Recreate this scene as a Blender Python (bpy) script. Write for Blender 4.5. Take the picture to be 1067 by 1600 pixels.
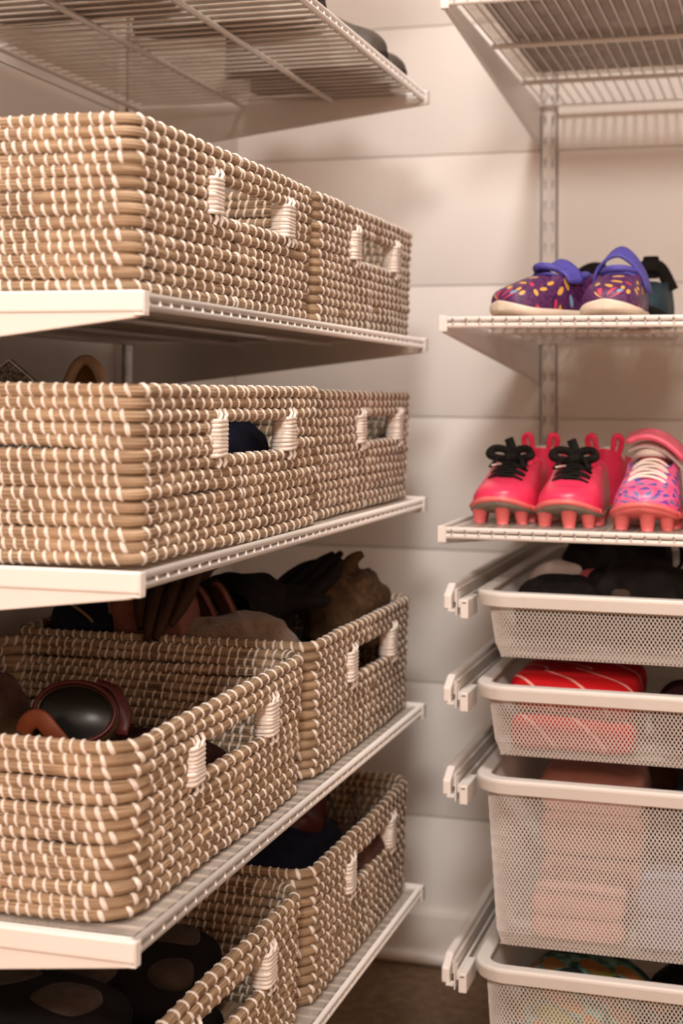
import bpy, math, random
import numpy as np
from mathutils import Matrix, Vector, noise

for o in list(bpy.data.objects):
    bpy.data.objects.remove(o)
SC = bpy.context.scene
COL = SC.collection
ZO = 0.84                      # floor is z = 0

# ------------------------------------------------------------------ camera
YAW, PITCH, ROLL = 0.2916846, 0.0384100, 0.0080259
fwd = Vector((-math.sin(YAW)*math.cos(PITCH), math.cos(YAW)*math.cos(PITCH), math.sin(PITCH)))
rgt = fwd.cross(Vector((0, 0, 1))).normalized()
upv = rgt.cross(fwd)
c_, s_ = math.cos(ROLL), math.sin(ROLL)
R_, U_ = c_*rgt + s_*upv, -s_*rgt + c_*upv
cam_d = bpy.data.cameras.new('camera')
cam = bpy.data.objects.new('camera', cam_d)
COL.objects.link(cam)
cam.matrix_world = Matrix(((R_.x, U_.x, -fwd.x, 0.0), (R_.y, U_.y, -fwd.y, -2.24544),
                           (R_.z, U_.z, -fwd.z, 0.01002 + ZO), (0, 0, 0, 1)))
cam_d.sensor_fit = 'VERTICAL'
cam_d.sensor_height = 36.0
cam_d.sensor_width = 24.0
cam_d.lens = 2346.31 * 36.0 / 1600.0
cam_d.shift_y = -271.275 / 1600.0
cam_d.clip_start = 0.02
cam_d.dof.use_dof = True
cam_d.dof.focus_distance = 1.33
cam_d.dof.aperture_fstop = 5.6
SC.camera = cam

# ------------------------------------------------------------------ world, lights, exposure
W = bpy.data.worlds.new('room_light')
SC.world = W
W.use_nodes = True
W.node_tree.nodes['Background'].inputs[0].default_value = (1.0, 0.46, 0.21, 1)
W.node_tree.nodes['Background'].inputs[1].default_value = 0.70

def area(name, loc, target, sx, sy, power, col, shape='RECTANGLE'):
    d = bpy.data.lights.new(name, 'AREA')
    d.shape = shape
    d.size, d.size_y = sx, sy
    d.energy = power
    d.color = col
    o = bpy.data.objects.new(name, d)
    COL.objects.link(o)
    o.location = loc
    o.rotation_euler = (Vector(target) - Vector(loc)).to_track_quat('-Z', 'Y').to_euler()
    return o
area('ceiling_lamp_light', (-0.20, -1.40, 2.36), (-0.20, -1.15, 0.0), 0.24, 0.24, 14.5, (1.0, 0.92, 0.855), 'DISK')
area('doorway_light', (0.06, -2.95, 1.63), (-0.32, -0.6, 0.80), 0.26, 0.26, 18.5, (1.0, 0.93, 0.87), 'DISK')

vs = SC.view_settings
vs.view_transform = 'Standard'
vs.look = 'None'
vs.gamma = 1.0
vs.use_curve_mapping = False
vs.exposure = 0.58

# ------------------------------------------------------------------ materials
MATS = {}
def newmat(name):
    m = bpy.data.materials.new(name)
    m.use_nodes = True
    MATS[name] = m
    nt = m.node_tree
    return m, nt, nt.nodes['Principled BSDF']
def N(nt, t, **kw):
    n = nt.nodes.new(t)
    for k, v in kw.items():
        setattr(n, k, v)
    return n
def ramp(nt, stops):
    r = N(nt, 'ShaderNodeValToRGB')
    e = r.color_ramp.elements
    while len(e) > len(stops):
        e.remove(e[-1])
    while len(e) < len(stops):
        e.new(0.5)
    for el, (p, c) in zip(e, stops):
        el.position = p
        el.color = (*c, 1)
    return r
def coords(nt, kind, scale):
    t = N(nt, 'ShaderNodeTexCoord')
    m = N(nt, 'ShaderNodeMapping')
    m.inputs['Scale'].default_value = scale
    nt.links.new(t.outputs[kind], m.inputs[0])
    return m
def plain(name, col, rough=0.5, var=0.08, scale=40.0, bump=0.0, bscale=300.0, spec=0.5, sheen=0.0):
    m, nt, b = newmat(name)
    mp = coords(nt, 'Object', (1, 1, 1))
    n = N(nt, 'ShaderNodeTexNoise')
    n.inputs['Scale'].default_value = scale
    n.inputs['Detail'].default_value = 4
    nt.links.new(mp.outputs[0], n.inputs['Vector'])
    r = ramp(nt, [(0.3, tuple(c*(1-var) for c in col)), (0.7, tuple(min(1, c*(1+var)) for c in col))])
    nt.links.new(n.outputs['Fac'], r.inputs[0])
    nt.links.new(r.outputs[0], b.inputs['Base Color'])
    b.inputs['Roughness'].default_value = rough
    b.inputs['Specular IOR Level'].default_value = spec
    if sheen:
        b.inputs['Sheen Weight'].default_value = sheen
        b.inputs['Sheen Roughness'].default_value = 0.6
    if bump:
        n2 = N(nt, 'ShaderNodeTexNoise')
        n2.inputs['Scale'].default_value = bscale
        n2.inputs['Detail'].default_value = 3
        nt.links.new(mp.outputs[0], n2.inputs['Vector'])
        bp = N(nt, 'ShaderNodeBump')
        bp.inputs['Strength'].default_value = bump
        bp.inputs['Distance'].default_value = 0.002
        nt.links.new(n2.outputs['Fac'], bp.inputs['Height'])
        nt.links.new(bp.outputs[0], b.inputs['Normal'])
    return m

plain('wall_paint', (0.90, 0.855, 0.815), 0.5, 0.02, 6, 0.03, 250)
plain('base_paint', (0.82, 0.77, 0.72), 0.35, 0.02, 6)
plain('ceiling_paint', (0.80, 0.76, 0.72), 0.8, 0.02, 6)
plain('carpet', (0.40, 0.26, 0.16), 0.95, 0.25, 60, 0.8, 500)
plain('epoxy', (0.80, 0.77, 0.735), 0.32, 0.015, 30)
plain('plastic', (0.80, 0.77, 0.735), 0.38, 0.015, 30)
plain('rim_white', (0.76, 0.73, 0.69), 0.4, 0.015, 30)
plain('mesh_white', (0.78, 0.745, 0.71), 0.45, 0.02, 30)
plain('cord', (0.82, 0.75, 0.68), 0.6, 0.06, 120, 0.3, 900)
plain('track_metal', (0.62, 0.57, 0.52), 0.35, 0.03, 30)
plain('slot_dark', (0.05, 0.045, 0.04), 0.8)
plain('hot_pink', (0.90, 0.045, 0.13), 0.33, 0.06, 60, 0.06, 700)
plain('coral_sole', (0.80, 0.17, 0.17), 0.4, 0.1, 60)
plain('sole_olive', (0.22, 0.19, 0.15), 0.5, 0.15, 60)
plain('crimson', (0.72, 0.012, 0.07), 0.6, 0.1, 60, 0.2, 500)
plain('lace_black', (0.012, 0.011, 0.010), 0.75, 0.2, 90, 0.4, 700, spec=0.2)
plain('lace_white', (0.86, 0.76, 0.68), 0.7, 0.05, 90, 0.3, 700)
plain('lining_white', (0.78, 0.70, 0.64), 0.8, 0.06, 90, 0.3, 500)
plain('lining_dark', (0.30, 0.02, 0.05), 0.8, 0.1, 90)
plain('flap_pink', (0.92, 0.13, 0.22), 0.3, 0.25, 45)
plain('sole_cream', (0.78, 0.66, 0.53), 0.6, 0.05, 60)
plain('gum_sole', (0.40, 0.22, 0.08), 0.6, 0.08, 60)
plain('strap_blue', (0.075, 0.065, 0.36), 0.6, 0.1, 80, 0.3, 600)
plain('teal_dark', (0.010, 0.035, 0.050), 0.7, 0.3, 60)
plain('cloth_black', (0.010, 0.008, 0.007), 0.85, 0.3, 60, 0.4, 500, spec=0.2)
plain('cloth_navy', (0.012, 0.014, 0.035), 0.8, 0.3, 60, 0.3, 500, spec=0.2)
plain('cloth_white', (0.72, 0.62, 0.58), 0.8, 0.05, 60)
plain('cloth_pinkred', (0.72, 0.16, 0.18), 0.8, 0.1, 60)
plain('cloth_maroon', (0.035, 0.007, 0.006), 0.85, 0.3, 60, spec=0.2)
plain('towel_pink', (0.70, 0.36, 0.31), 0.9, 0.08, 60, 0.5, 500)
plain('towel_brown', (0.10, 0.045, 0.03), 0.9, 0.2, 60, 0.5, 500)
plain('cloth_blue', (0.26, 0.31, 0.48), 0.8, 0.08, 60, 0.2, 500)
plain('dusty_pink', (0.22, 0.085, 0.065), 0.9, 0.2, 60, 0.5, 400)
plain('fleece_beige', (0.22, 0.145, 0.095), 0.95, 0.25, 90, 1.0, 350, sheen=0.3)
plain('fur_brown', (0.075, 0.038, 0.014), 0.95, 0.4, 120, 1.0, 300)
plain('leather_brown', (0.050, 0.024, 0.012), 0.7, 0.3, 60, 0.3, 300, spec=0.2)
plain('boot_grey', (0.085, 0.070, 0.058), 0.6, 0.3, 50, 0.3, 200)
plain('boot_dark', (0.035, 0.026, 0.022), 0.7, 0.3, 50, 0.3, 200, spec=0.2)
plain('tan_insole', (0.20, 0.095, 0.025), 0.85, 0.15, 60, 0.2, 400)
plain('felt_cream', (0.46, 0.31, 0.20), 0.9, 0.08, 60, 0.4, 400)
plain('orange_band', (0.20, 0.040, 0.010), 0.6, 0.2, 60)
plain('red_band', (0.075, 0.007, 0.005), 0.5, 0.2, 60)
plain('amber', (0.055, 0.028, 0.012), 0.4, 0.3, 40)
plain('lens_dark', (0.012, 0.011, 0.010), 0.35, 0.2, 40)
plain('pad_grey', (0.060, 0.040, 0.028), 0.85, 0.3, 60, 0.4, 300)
plain('pale_piping', (0.40, 0.30, 0.22), 0.8, 0.1, 60)
plain('box_brown', (0.25, 0.135, 0.085), 0.85, 0.12, 30, 0.2, 200)
plain('lamp_glass', (0.85, 0.8, 0.72), 0.4, 0.02, 30)

def straw_mat():
    m, nt, b = newmat('seagrass')
    mp = coords(nt, 'UV', (22, 26, 1))
    n = N(nt, 'ShaderNodeTexNoise')
    n.inputs['Scale'].default_value = 1.0
    n.inputs['Detail'].default_value = 3
    nt.links.new(mp.outputs[0], n.inputs['Vector'])
    r = ramp(nt, [(0.34, (0.15, 0.088, 0.046)), (0.50, (0.41, 0.282, 0.172)), (0.68, (0.63, 0.485, 0.335))])
    nt.links.new(n.outputs['Fac'], r.inputs[0])
    mo = coords(nt, 'Object', (1, 1, 1))
    n2 = N(nt, 'ShaderNodeTexNoise')
    n2.inputs['Scale'].default_value = 30
    nt.links.new(mo.outputs[0], n2.inputs['Vector'])
    r2 = ramp(nt, [(0.3, (0.74, 0.72, 0.70)), (0.7, (1.1, 1.08, 1.04))])
    nt.links.new(n2.outputs['Fac'], r2.inputs[0])
    mx = N(nt, 'ShaderNodeMix', data_type='RGBA', blend_type='MULTIPLY')
    mx.inputs['Factor'].default_value = 1
    nt.links.new(r.outputs[0], mx.inputs['A'])
    nt.links.new(r2.outputs[0], mx.inputs['B'])
    nt.links.new(mx.outputs['Result'], b.inputs['Base Color'])
    b.inputs['Roughness'].default_value = 0.62
    bp = N(nt, 'ShaderNodeBump')
    bp.inputs['Strength'].default_value = 0.7
    bp.inputs['Distance'].default_value = 0.0012
    nt.links.new(n.outputs['Fac'], bp.inputs['Height'])
    nt.links.new(bp.outputs[0], b.inputs['Normal'])
straw_mat()

def liner_mat():
    m, nt, b = newmat('liner_film')
    b.inputs['Base Color'].default_value = (0.72, 0.66, 0.60, 1)
    b.inputs['Roughness'].default_value = 0.22
    n = N(nt, 'ShaderNodeTexNoise')
    n.inputs['Scale'].default_value = 9
    r = ramp(nt, [(0.3, (0.52, 0.52, 0.52)), (0.7, (0.78, 0.78, 0.78))])
    nt.links.new(n.outputs['Fac'], r.inputs[0])
    tr = N(nt, 'ShaderNodeBsdfTransparent')
    tr.inputs[0].default_value = (0.95, 0.93, 0.90, 1)
    mx = N(nt, 'ShaderNodeMixShader')
    nt.links.new(r.outputs[0], mx.inputs[0])
    nt.links.new(b.outputs[0], mx.inputs[1])
    nt.links.new(tr.outputs[0], mx.inputs[2])
    nt.links.new(mx.outputs[0], nt.nodes['Material Output'].inputs[0])
liner_mat()

def spots_mat(name, base, base2, stops, scale, size, tri=False, rough=0.5, keep=0.0):
    """printed pattern: one small mark in each voronoi cell of the UV sheet (metres)"""
    m, nt, b = newmat(name)
    L = nt.links.new
    mp = coords(nt, 'UV', (scale, scale, scale))
    v = N(nt, 'ShaderNodeTexVoronoi', voronoi_dimensions='2D')
    v.inputs['Scale'].default_value = 1
    v.inputs['Randomness'].default_value = 0.75
    L(mp.outputs[0], v.inputs['Vector'])
    sub = N(nt, 'ShaderNodeVectorMath', operation='SUBTRACT')
    L(mp.outputs[0], sub.inputs[0])
    L(v.outputs['Position'], sub.inputs[1])
    rot = N(nt, 'ShaderNodeVectorRotate', rotation_type='Z_AXIS')
    L(sub.outputs[0], rot.inputs['Vector'])
    sx = N(nt, 'ShaderNodeSeparateColor')
    L(v.outputs['Color'], sx.inputs[0])
    am = N(nt, 'ShaderNodeMath', operation='MULTIPLY')
    am.inputs[1].default_value = 6.283
    L(sx.outputs[0], am.inputs[0])
    L(am.outputs[0], rot.inputs['Angle'])
    if tri:
        ds = []
        for a in (90, 205, 335):
            d = N(nt, 'ShaderNodeVectorMath', operation='DOT_PRODUCT')
            d.inputs[1].default_value = (math.cos(math.radians(a)), math.sin(math.radians(a)), 0)
            L(rot.outputs[0], d.inputs[0])
            ds.append(d)
        mx1 = N(nt, 'ShaderNodeMath', operation='MAXIMUM')
        L(ds[0].outputs['Value'], mx1.inputs[0]); L(ds[1].outputs['Value'], mx1.inputs[1])
        mx2 = N(nt, 'ShaderNodeMath', operation='MAXIMUM')
        L(mx1.outputs[0], mx2.inputs[0]); L(ds[2].outputs['Value'], mx2.inputs[1])
        dist = mx2.outputs[0]
    else:
        sc = N(nt, 'ShaderNodeVectorMath', operation='MULTIPLY')
        sc.inputs[1].default_value = (0.6, 1.25, 0)
        L(rot.outputs[0], sc.inputs[0])
        ln = N(nt, 'ShaderNodeVectorMath', operation='LENGTH')
        L(sc.outputs[0], ln.inputs[0])
        dist = ln.outputs['Value']
    lt = N(nt, 'ShaderNodeMath', operation='LESS_THAN')
    lt.inputs[1].default_value = size
    L(dist, lt.inputs[0])
    kp = N(nt, 'ShaderNodeMath', operation='GREATER_THAN')
    kp.inputs[1].default_value = keep
    L(sx.outputs[2], kp.inputs[0])
    lm = N(nt, 'ShaderNodeMath', operation='MULTIPLY')
    L(lt.outputs[0], lm.inputs[0]); L(kp.outputs[0], lm.inputs[1])
    cr = ramp(nt, stops)
    cr.color_ramp.interpolation = 'CONSTANT'
    L(sx.outputs[1], cr.inputs[0])
    n = N(nt, 'ShaderNodeTexNoise')
    n.inputs['Scale'].default_value = 3.0 if not tri else 1.2
    L(mp.outputs[0], n.inputs['Vector'])
    br = ramp(nt, [(0.38, base), (0.62, base2)])
    L(n.outputs['Fac'], br.inputs[0])
    mx = N(nt, 'ShaderNodeMix', data_type='RGBA')
    L(lm.outputs[0], mx.inputs['Factor'])
    L(br.outputs[0], mx.inputs['A'])
    L(cr.outputs[0], mx.inputs['B'])
    L(mx.outputs['Result'], b.inputs['Base Color'])
    b.inputs['Roughness'].default_value = rough
spots_mat('pink_triangles', (0.88, 0.10, 0.26), (0.90, 0.20, 0.42),
          [(0, (0.09, 0.10, 0.42)), (0.4, (0.16, 0.20, 0.42)), (0.75, (0.20, 0.07, 0.40))], 74, 0.24, True, 0.35)
spots_mat('purple_print', (0.045, 0.010, 0.065), (0.13, 0.030, 0.13),
          [(0, (0.75, 0.40, 0.08)), (0.42, (0.55, 0.05, 0.10)), (0.66, (0.20, 0.35, 0.55)), (0.84, (0.70, 0.42, 0.14))], 78, 0.26, False, 0.5, 0.45)
spots_mat('floral_green', (0.02, 0.10, 0.075), (0.22, 0.42, 0.34),
          [(0, (0.40, 0.17, 0.04)), (0.30, (0.015, 0.025, 0.03)), (0.65, (0.22, 0.22, 0.02)), (0.85, (0.34, 0.18, 0.08))], 26, 0.42, False, 0.8)
spots_mat('grey_lace', (0.10, 0.085, 0.065), (0.20, 0.17, 0.13),
          [(0, (0.28, 0.24, 0.19)), (0.5, (0.05, 0.045, 0.04))], 330, 0.3, False, 0.8)

def jersey_mat():
    m, nt, b = newmat('red_jersey')
    L = nt.links.new
    mp = coords(nt, 'UV', (1, 1, 1))
    w = N(nt, 'ShaderNodeTexWave', wave_type='BANDS', bands_direction='DIAGONAL')
    w.inputs['Scale'].default_value = 11.0
    w.inputs['Distortion'].default_value = 0.4
    w.inputs['Phase Offset'].default_value = 1.6
    L(mp.outputs[0], w.inputs['Vector'])
    r = ramp(nt, [(0.0, (0.50, 0.006, 0.009)), (0.982, (0.72, 0.36, 0.32))])
    r.color_ramp.interpolation = 'CONSTANT'
    L(w.outputs['Fac'], r.inputs[0])
    L(r.outputs[0], b.inputs['Base Color'])
    b.inputs['Roughness'].default_value = 0.8
    b.inputs['Specular IOR Level'].default_value = 0.2
jersey_mat()

# ------------------------------------------------------------------ mesh helpers
class MB:
    def __init__(s):
        s.v, s.f, s.uv, s.n = [], [], [], 0
    def add(s, v, f, uv=None):
        v = np.asarray(v, float).reshape(-1, 3)
        f = np.asarray(f, int)
        s.v.append(v)
        s.f.append(f + s.n)
        s.uv.append(np.zeros((len(v), 2)) if uv is None else np.asarray(uv, float).reshape(-1, 2))
        s.n += len(v)
        return s
    def grid(s, P, cu=False, cv=False, uv=None):
        P = np.asarray(P, float)
        n, m = P.shape[:2]
        I = np.arange(n*m).reshape(n, m)
        if cu: I = np.vstack([I, I[:1]])
        if cv: I = np.hstack([I, I[:, :1]])
        q = np.stack([I[:-1, :-1], I[:-1, 1:], I[1:, 1:], I[1:, :-1]], -1).reshape(-1, 4)
        return s.add(P.reshape(-1, 3), q, uv)
    def box(s, lo, hi):
        (a, b, c), (d, e, f) = lo, hi
        v = [(a,b,c),(d,b,c),(d,e,c),(a,e,c),(a,b,f),(d,b,f),(d,e,f),(a,e,f)]
        return s.add(v, [(0,3,2,1),(4,5,6,7),(0,1,5,4),(1,2,6,5),(2,3,7,6),(3,0,4,7)])
    def tube(s, path, r, k=8, closed=False, caps=True, squash=1.0, up=(0, 0, 1)):
        p = np.asarray(path, float)
        n = len(p)
        if closed:
            t = np.roll(p, -1, 0) - np.roll(p, 1, 0)
        else:
            t = np.gradient(p, axis=0)
        t /= np.linalg.norm(t, axis=1)[:, None] + 1e-12
        u = np.array(up, float)
        a = np.cross(t, u)
        ln = np.linalg.norm(a, axis=1)
        alt = np.cross(t, np.array([0.3, 1, 0.1]))
        a[ln < 0.15] = alt[ln < 0.15]
        a /= np.linalg.norm(a, axis=1)[:, None]
        b = np.cross(a, t)
        r = np.broadcast_to(np.asarray(r, float), (n,))
        th = np.linspace(0, 2*np.pi, k, endpoint=False)
        P = p[:, None, :] + r[:, None, None]*(np.cos(th)[None, :, None]*a[:, None, :] + squash*np.sin(th)[None, :, None]*b[:, None, :])
        L = np.concatenate([[0], np.cumsum(np.linalg.norm(np.diff(p, axis=0), axis=1))])
        uv = np.stack(np.broadcast_arrays(L[:, None], np.abs(th/np.pi - 1)[None, :]), -1)
        base = s.n
        s.grid(P, closed, True, uv)
        if caps and not closed:
            s.f.append(np.array([[base + i for i in range(k)]]))
            s.f.append(np.array([[base + (n-1)*k + i for i in reversed(range(k))]]))
        return s
    def build(s, name, mat, parent=None, loc=None, smooth=True, bevel=0, subsurf=0):
        v = np.concatenate(s.v)
        if parent is not None and loc is None:
            v = v - np.array(OFF.get(parent.name, (0, 0, 0)))
        elif loc is not None:
            v = v - np.array(loc)
        uv = np.concatenate(s.uv)
        me = bpy.data.meshes.new(name)
        loops = np.concatenate([f.ravel() for f in s.f])
        tot = np.concatenate([np.full(len(f), f.shape[1]) for f in s.f])
        st = np.concatenate([[0], np.cumsum(tot)[:-1]])
        me.vertices.add(len(v)); me.vertices.foreach_set('co', v.ravel())
        me.loops.add(len(loops)); me.loops.foreach_set('vertex_index', loops.astype(np.int32))
        me.polygons.add(len(tot))
        me.polygons.foreach_set('loop_start', st.astype(np.int32))
        me.polygons.foreach_set('use_smooth', np.full(len(tot), smooth))
        ul = me.uv_layers.new(name='UVMap')
        ul.data.foreach_set('uv', uv[loops].ravel())
        me.update(calc_edges=True)
        me.validate()
        me.materials.append(MATS[mat])
        o = bpy.data.objects.new(name, me)
        COL.objects.link(o)
        if parent is not None:
            o.parent = parent
        elif loc is not None:
            o.location = loc
        if bevel:
            b = o.modifiers.new('bevel', 'BEVEL')
            b.width = bevel; b.segments = 2; b.limit_method = 'ANGLE'
            b.harden_normals = False
        if subsurf:
            m = o.modifiers.new('subsurf', 'SUBSURF')
            m.levels = m.render_levels = subsurf
        return o
OFF = {}
def tag(o, label, cat, group=None, kind=None):
    if label: o['label'] = label
    if cat: o['category'] = cat
    if group: o['group'] = group
    if kind: o['kind'] = kind
    return o
def thing(name, label, cat, loc=(0, 0, 0), rz=0, group=None):
    o = bpy.data.objects.new(name, None)
    o.empty_display_size = 0.02
    COL.objects.link(o)
    o.location = loc
    o.rotation_euler = (0, 0, rz)
    tag(o, label, cat, group)
    if rz == 0: OFF[o.name] = loc
    return o
def link_copy(src, parent, loc=(0, 0, 0)):
    c = src.copy()
    COL.objects.link(c)
    c.parent = parent
    c.location = loc
    return c
def V(x, y, z):
    return (x, y, z + ZO)
def smoothlerp(x, tab):
    xs, ys = zip(*tab)
    return float(np.interp(x, xs, ys))
def bez(pts, n=24):
    """Catmull-Rom through points"""
    p = [np.array(q, float) for q in pts]
    p = [2*p[0]-p[1]] + p + [2*p[-1]-p[-2]]
    out = []
    seg = max(2, n // (len(p)-3))
    for i in range(1, len(p)-2):
        for k in range(seg):
            t = k/seg
            a, b, c, d = p[i-1:i+3]
            out.append(0.5*((2*b)+(c-a)*t+(2*a-5*b+4*c-d)*t*t+(3*b-a-3*c+d)*t**3))
    out.append(p[-2])
    return np.array(out)

XS, YN, YF = -0.43761, -1.27414, -0.42634
ZL = [0.3926, 0.0825, -0.1149, -0.3690, -0.5903]
XR, YR = -0.36445, -0.64579
ZR = [0.4380 + 0.0155, 0.0824 + 0.0155, -0.1463 + 0.0155]
ZD = [-0.1993, -0.2987, -0.3976, -0.5964]
XLW = -0.850          # left wall face
XST = -0.352

# ------------------------------------------------------------------ room
H = 2.44
XRW = 1.15
YFRONT = -3.3
f = MB().box((XLW-0.1, YFRONT, -0.05), (XRW+0.1, 0.1, 0)).build('floor', 'carpet')
tag(f, 'brown carpeted closet floor', None, kind='structure')
f = MB().box((XLW-0.1, YFRONT, H), (XRW+0.1, 0.1, H+0.05)).build('ceiling', 'ceiling_paint')
tag(f, 'plain white closet ceiling', None, kind='structure')
wb = MB().box((XLW-0.1, 0.005, 0), (XRW+0.1, 0.06, H)).build('wall_back', 'wall_paint')
tag(wb, 'pale shiplap wall behind the shelves', None, kind='structure')
wl = MB().box((XLW-0.06, YFRONT, 0), (XLW-0.005, 0.012, H)).build('wall_left', 'wall_paint')
tag(wl, 'pale shiplap side wall behind the baskets', None, kind='structure')
wr = MB().box((XRW, YFRONT, 0), (XRW+0.05, 0.012, H)).build('wall_right', 'wall_paint')
tag(wr, 'plain pale side wall of the closet', None, kind='structure')
groove0, pitch = -0.0211 + ZO, 0.2016
k0 = -4
pb = MB().box((XLW-0.012, 0.0, -pitch/2+0.0007), (XRW, 0.0055, pitch/2-0.0007)).build('plank', 'wall_paint', wb, (0, 0, 0), bevel=0.0008)
pl = MB().box((XLW-0.0055, YFRONT, -pitch/2+0.0007), (XLW, 0.0, pitch/2-0.0007)).build('plank', 'wall_paint', wl, (0, 0, 0), bevel=0.0008)
first = True
for k in range(-4, 9):
    zc = groove0 + (k+0.5)*pitch
    if zc - pitch/2 < 0.02 or zc + pitch/2 > H + 0.08:
        continue
    if first:
        pb.location.z = pl.location.z = zc
        first = False
    else:
        link_copy(pb, wb, (0, 0, zc)); link_copy(pl, wl, (0, 0, zc))
low = MB().box((XLW-0.012, 0.0, 0.0), (XRW, 0.0055, groove0-3*pitch-0.0007)).build('plank', 'wall_paint', wb, (0, 0, 0), bevel=0.0012)
low = MB().box((XLW-0.0055, YFRONT, 0.0), (XLW, 0.0, groove0-3*pitch-0.0007)).build('plank', 'wall_paint', wl, (0, 0, 0), bevel=0.0012)
b = MB().box((XLW, -0.014, 0.0), (XRW, 0.0, 0.072))
b.tube([(XLW, -0.019, 0.010), (XRW, -0.019, 0.010)], 0.011, 10)
tag(b.build('baseboard_back', 'base_paint', bevel=0.002), 'white baseboard with rounded foot along the back wall', None, kind='structure')
b = MB().box((XLW, YFRONT, 0.0), (XLW+0.014, -0.0145, 0.072))
tag(b.build('baseboard_left', 'base_paint', bevel=0.002), 'white baseboard under the basket shelves', None, kind='structure')

# ------------------------------------------------------------------ slotted wall standards
def standard(loc, rz, z0, z1, label):
    t = thing('wall_standard', label, 'shelf standard', loc, rz, None)
    m = MB()
    w, d = 0.0125, 0.012
    m.box((-w, -d, z0), (-w+0.002, 0, z1)); m.box((w-0.002, -d, z0), (w, 0, z1))
    m.box((-w, -d, z0), (-0.0068, -d+0.0018, z1)); m.box((0.0068, -d, z0), (w, -d+0.0018, z1))
    m.box((-0.0046, -d, z0), (0.0046, -d+0.0018, z1))
    z = z0 + 0.02
    while z < z1 - 0.03:
        for s in (-1, 1):
            a, b2 = sorted((s*0.0046, s*0.0068))
            m.box((a, -d, z), (b2, -d+0.0018, z+0.018))
        z += 0.032
    m.build('channel', 'epoxy', t, (0, 0, 0), smooth=False)
    i = MB().box((-w+0.0021, -0.003, z0+0.001), (w-0.0021, -0.0005, z1-0.001))
    i.build('channel_back', 'epoxy', t, (0, 0, 0), smooth=False)
    return t
standard((XST+0.004, 0, 0), 0, 0.10, 2.3, 'white slotted upright on the back wall behind the shoe shelves')
standard((0.26, 0, 0), 0, 0.10, 2.3, 'white slotted upright on the back wall past the patterned cleats')
standard((XLW, YN+0.006, 0), math.pi/2, 0.10, 2.3, 'white slotted upright on the side wall at the open end of the basket shelves')
standard((XLW, YF-0.006, 0), math.pi/2, 0.10, 2.3, 'white slotted upright on the side wall at the closed end of the basket shelves')

# ------------------------------------------------------------------ wire shelves
def shelf(label, loc, rz, L, D, rods, slope, pitch=0.0147):
    t = thing('wire_shelf', label, 'shelf', loc, rz, 'white wire shelves')
    P0 = (0, 0, 0)
    ri = 0.0031
    MB().tube([(0.004, 0.003, -0.0029), (L-0.004, 0.003, -0.0029)], ri, 10).build('front_rail', 'epoxy', t, P0)
    MB().tube([(0.004, 0.003, -0.0100), (L-0.004, 0.003, -0.0100)], ri, 10).build('front_rail', 'epoxy', t, P0)
    MB().tube([(0.004, D-0.003, -0.0055), (L-0.004, D-0.003, -0.0055)], 0.0029, 10).build('back_rail', 'epoxy', t, P0)
    for y in rods:
        MB().tube([(0.006, y, -0.0075), (L-0.006, y, -0.0075)], 0.0034, 10).build('support_rod', 'epoxy', t, P0)
    w = MB().tube(bez([(0, 0.0068, -0.0125), (0, 0.0066, -0.0055), (0, 0.0090, -0.0032), (0, 0.02, -0.0028), (0, D*0.5, -0.0028), (0, D-0.002, -0.0028)], 15), 0.0014, 6)
    n = int((L-0.02)/pitch)
    w0 = None
    for i in range(n+1):
        x = 0.011 + i*pitch
        if w0 is None:
            w0 = w.build('deck_wire', 'epoxy', t, P0)
            w0.location.x = x
        else:
            link_copy(w0, t, (x, 0, 0))
    nub = MB()
    for i in range(n+1):
        x = 0.011 + i*pitch
        nub.tube([(x, 0.0010, -0.0050), (x, 0.0010, -0.0086)], 0.0012, 6)
    nub.build('wire_tip', 'epoxy', t, P0)['kind'] = 'stuff'
    for e in (0, 1):
        s = 1 if e == 0 else -1
        x0 = -0.003 if e == 0 else L+0.003
        # tapered bracket plate
        prof = [(-0.001, 0.0), (-0.001, -0.014), (0.001, -0.0165), (0.006, -0.0185), (D, -0.0185-slope*D), (D, -0.004), (0.02, -0.004)]
        xa, xb = sorted((x0 + s*0.001, x0 + s*0.0075))
        m = MB()
        k = len(prof)
        v = [(xa, y, z) for y, z in prof] + [(xb, y, z) for y, z in prof]
        m.v.append(np.array(v)); m.uv.append(np.zeros((2*k, 2)))
        m.f.append(np.array([[i, (i+1) % k, k+(i+1) % k, k+i] for i in range(k)]))
        m.f.append(np.array([list(reversed(range(k)))])); m.f.append(np.array([list(range(k, 2*k))]))
        m.n = 2*k
        brk = m.build('bracket', 'epoxy', t, P0, smooth=False, bevel=0.0012)
        # snap-on cover along the bracket top
        xa, xb = sorted((x0 - s*0.0016, x0 + s*0.0045))
        m = MB().box((xa, -0.0016, -0.0142), (xb, D-0.004, 0.0012))
        m.build('bracket_cover', 'plastic', brk, P0, smooth=False, bevel=0.0016)
        xa, xb = sorted((x0 - s*0.0016, x0 + s*0.0075))
        m = MB().box((xa, -0.0028, -0.0155), (xb, -0.0017, 0.0006))
        m.box((xa, -0.0028, -0.0168), (xb, 0.006, -0.0155))
        m.build('end_cap', 'plastic', brk, P0, smooth=False, bevel=0.0006)
    return t
LEN, DEP = YF - YN, 0.395
LS = ['highest wire shelf, with grey boots on its sheet',
      'white wire shelf carrying the topmost pair of woven baskets',
      'white wire shelf carrying the baskets that hold slippers',
      'white wire shelf under the basket with orange goggles',
      'lowest wire shelf on the basket side, under the padded gloves']
for i in range(5):
    shelf(LS[i], V(XS, YN, ZL[i]), math.pi/2, LEN, DEP, (0.123, 0.243), 0.12, 0.0205)
shelf('wire shelf above the boot shelf, carrying brown boxes', V(XS, YN, 0.90), math.pi/2, LEN, DEP, (0.123, 0.243), 0.12, 0.0205)
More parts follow.
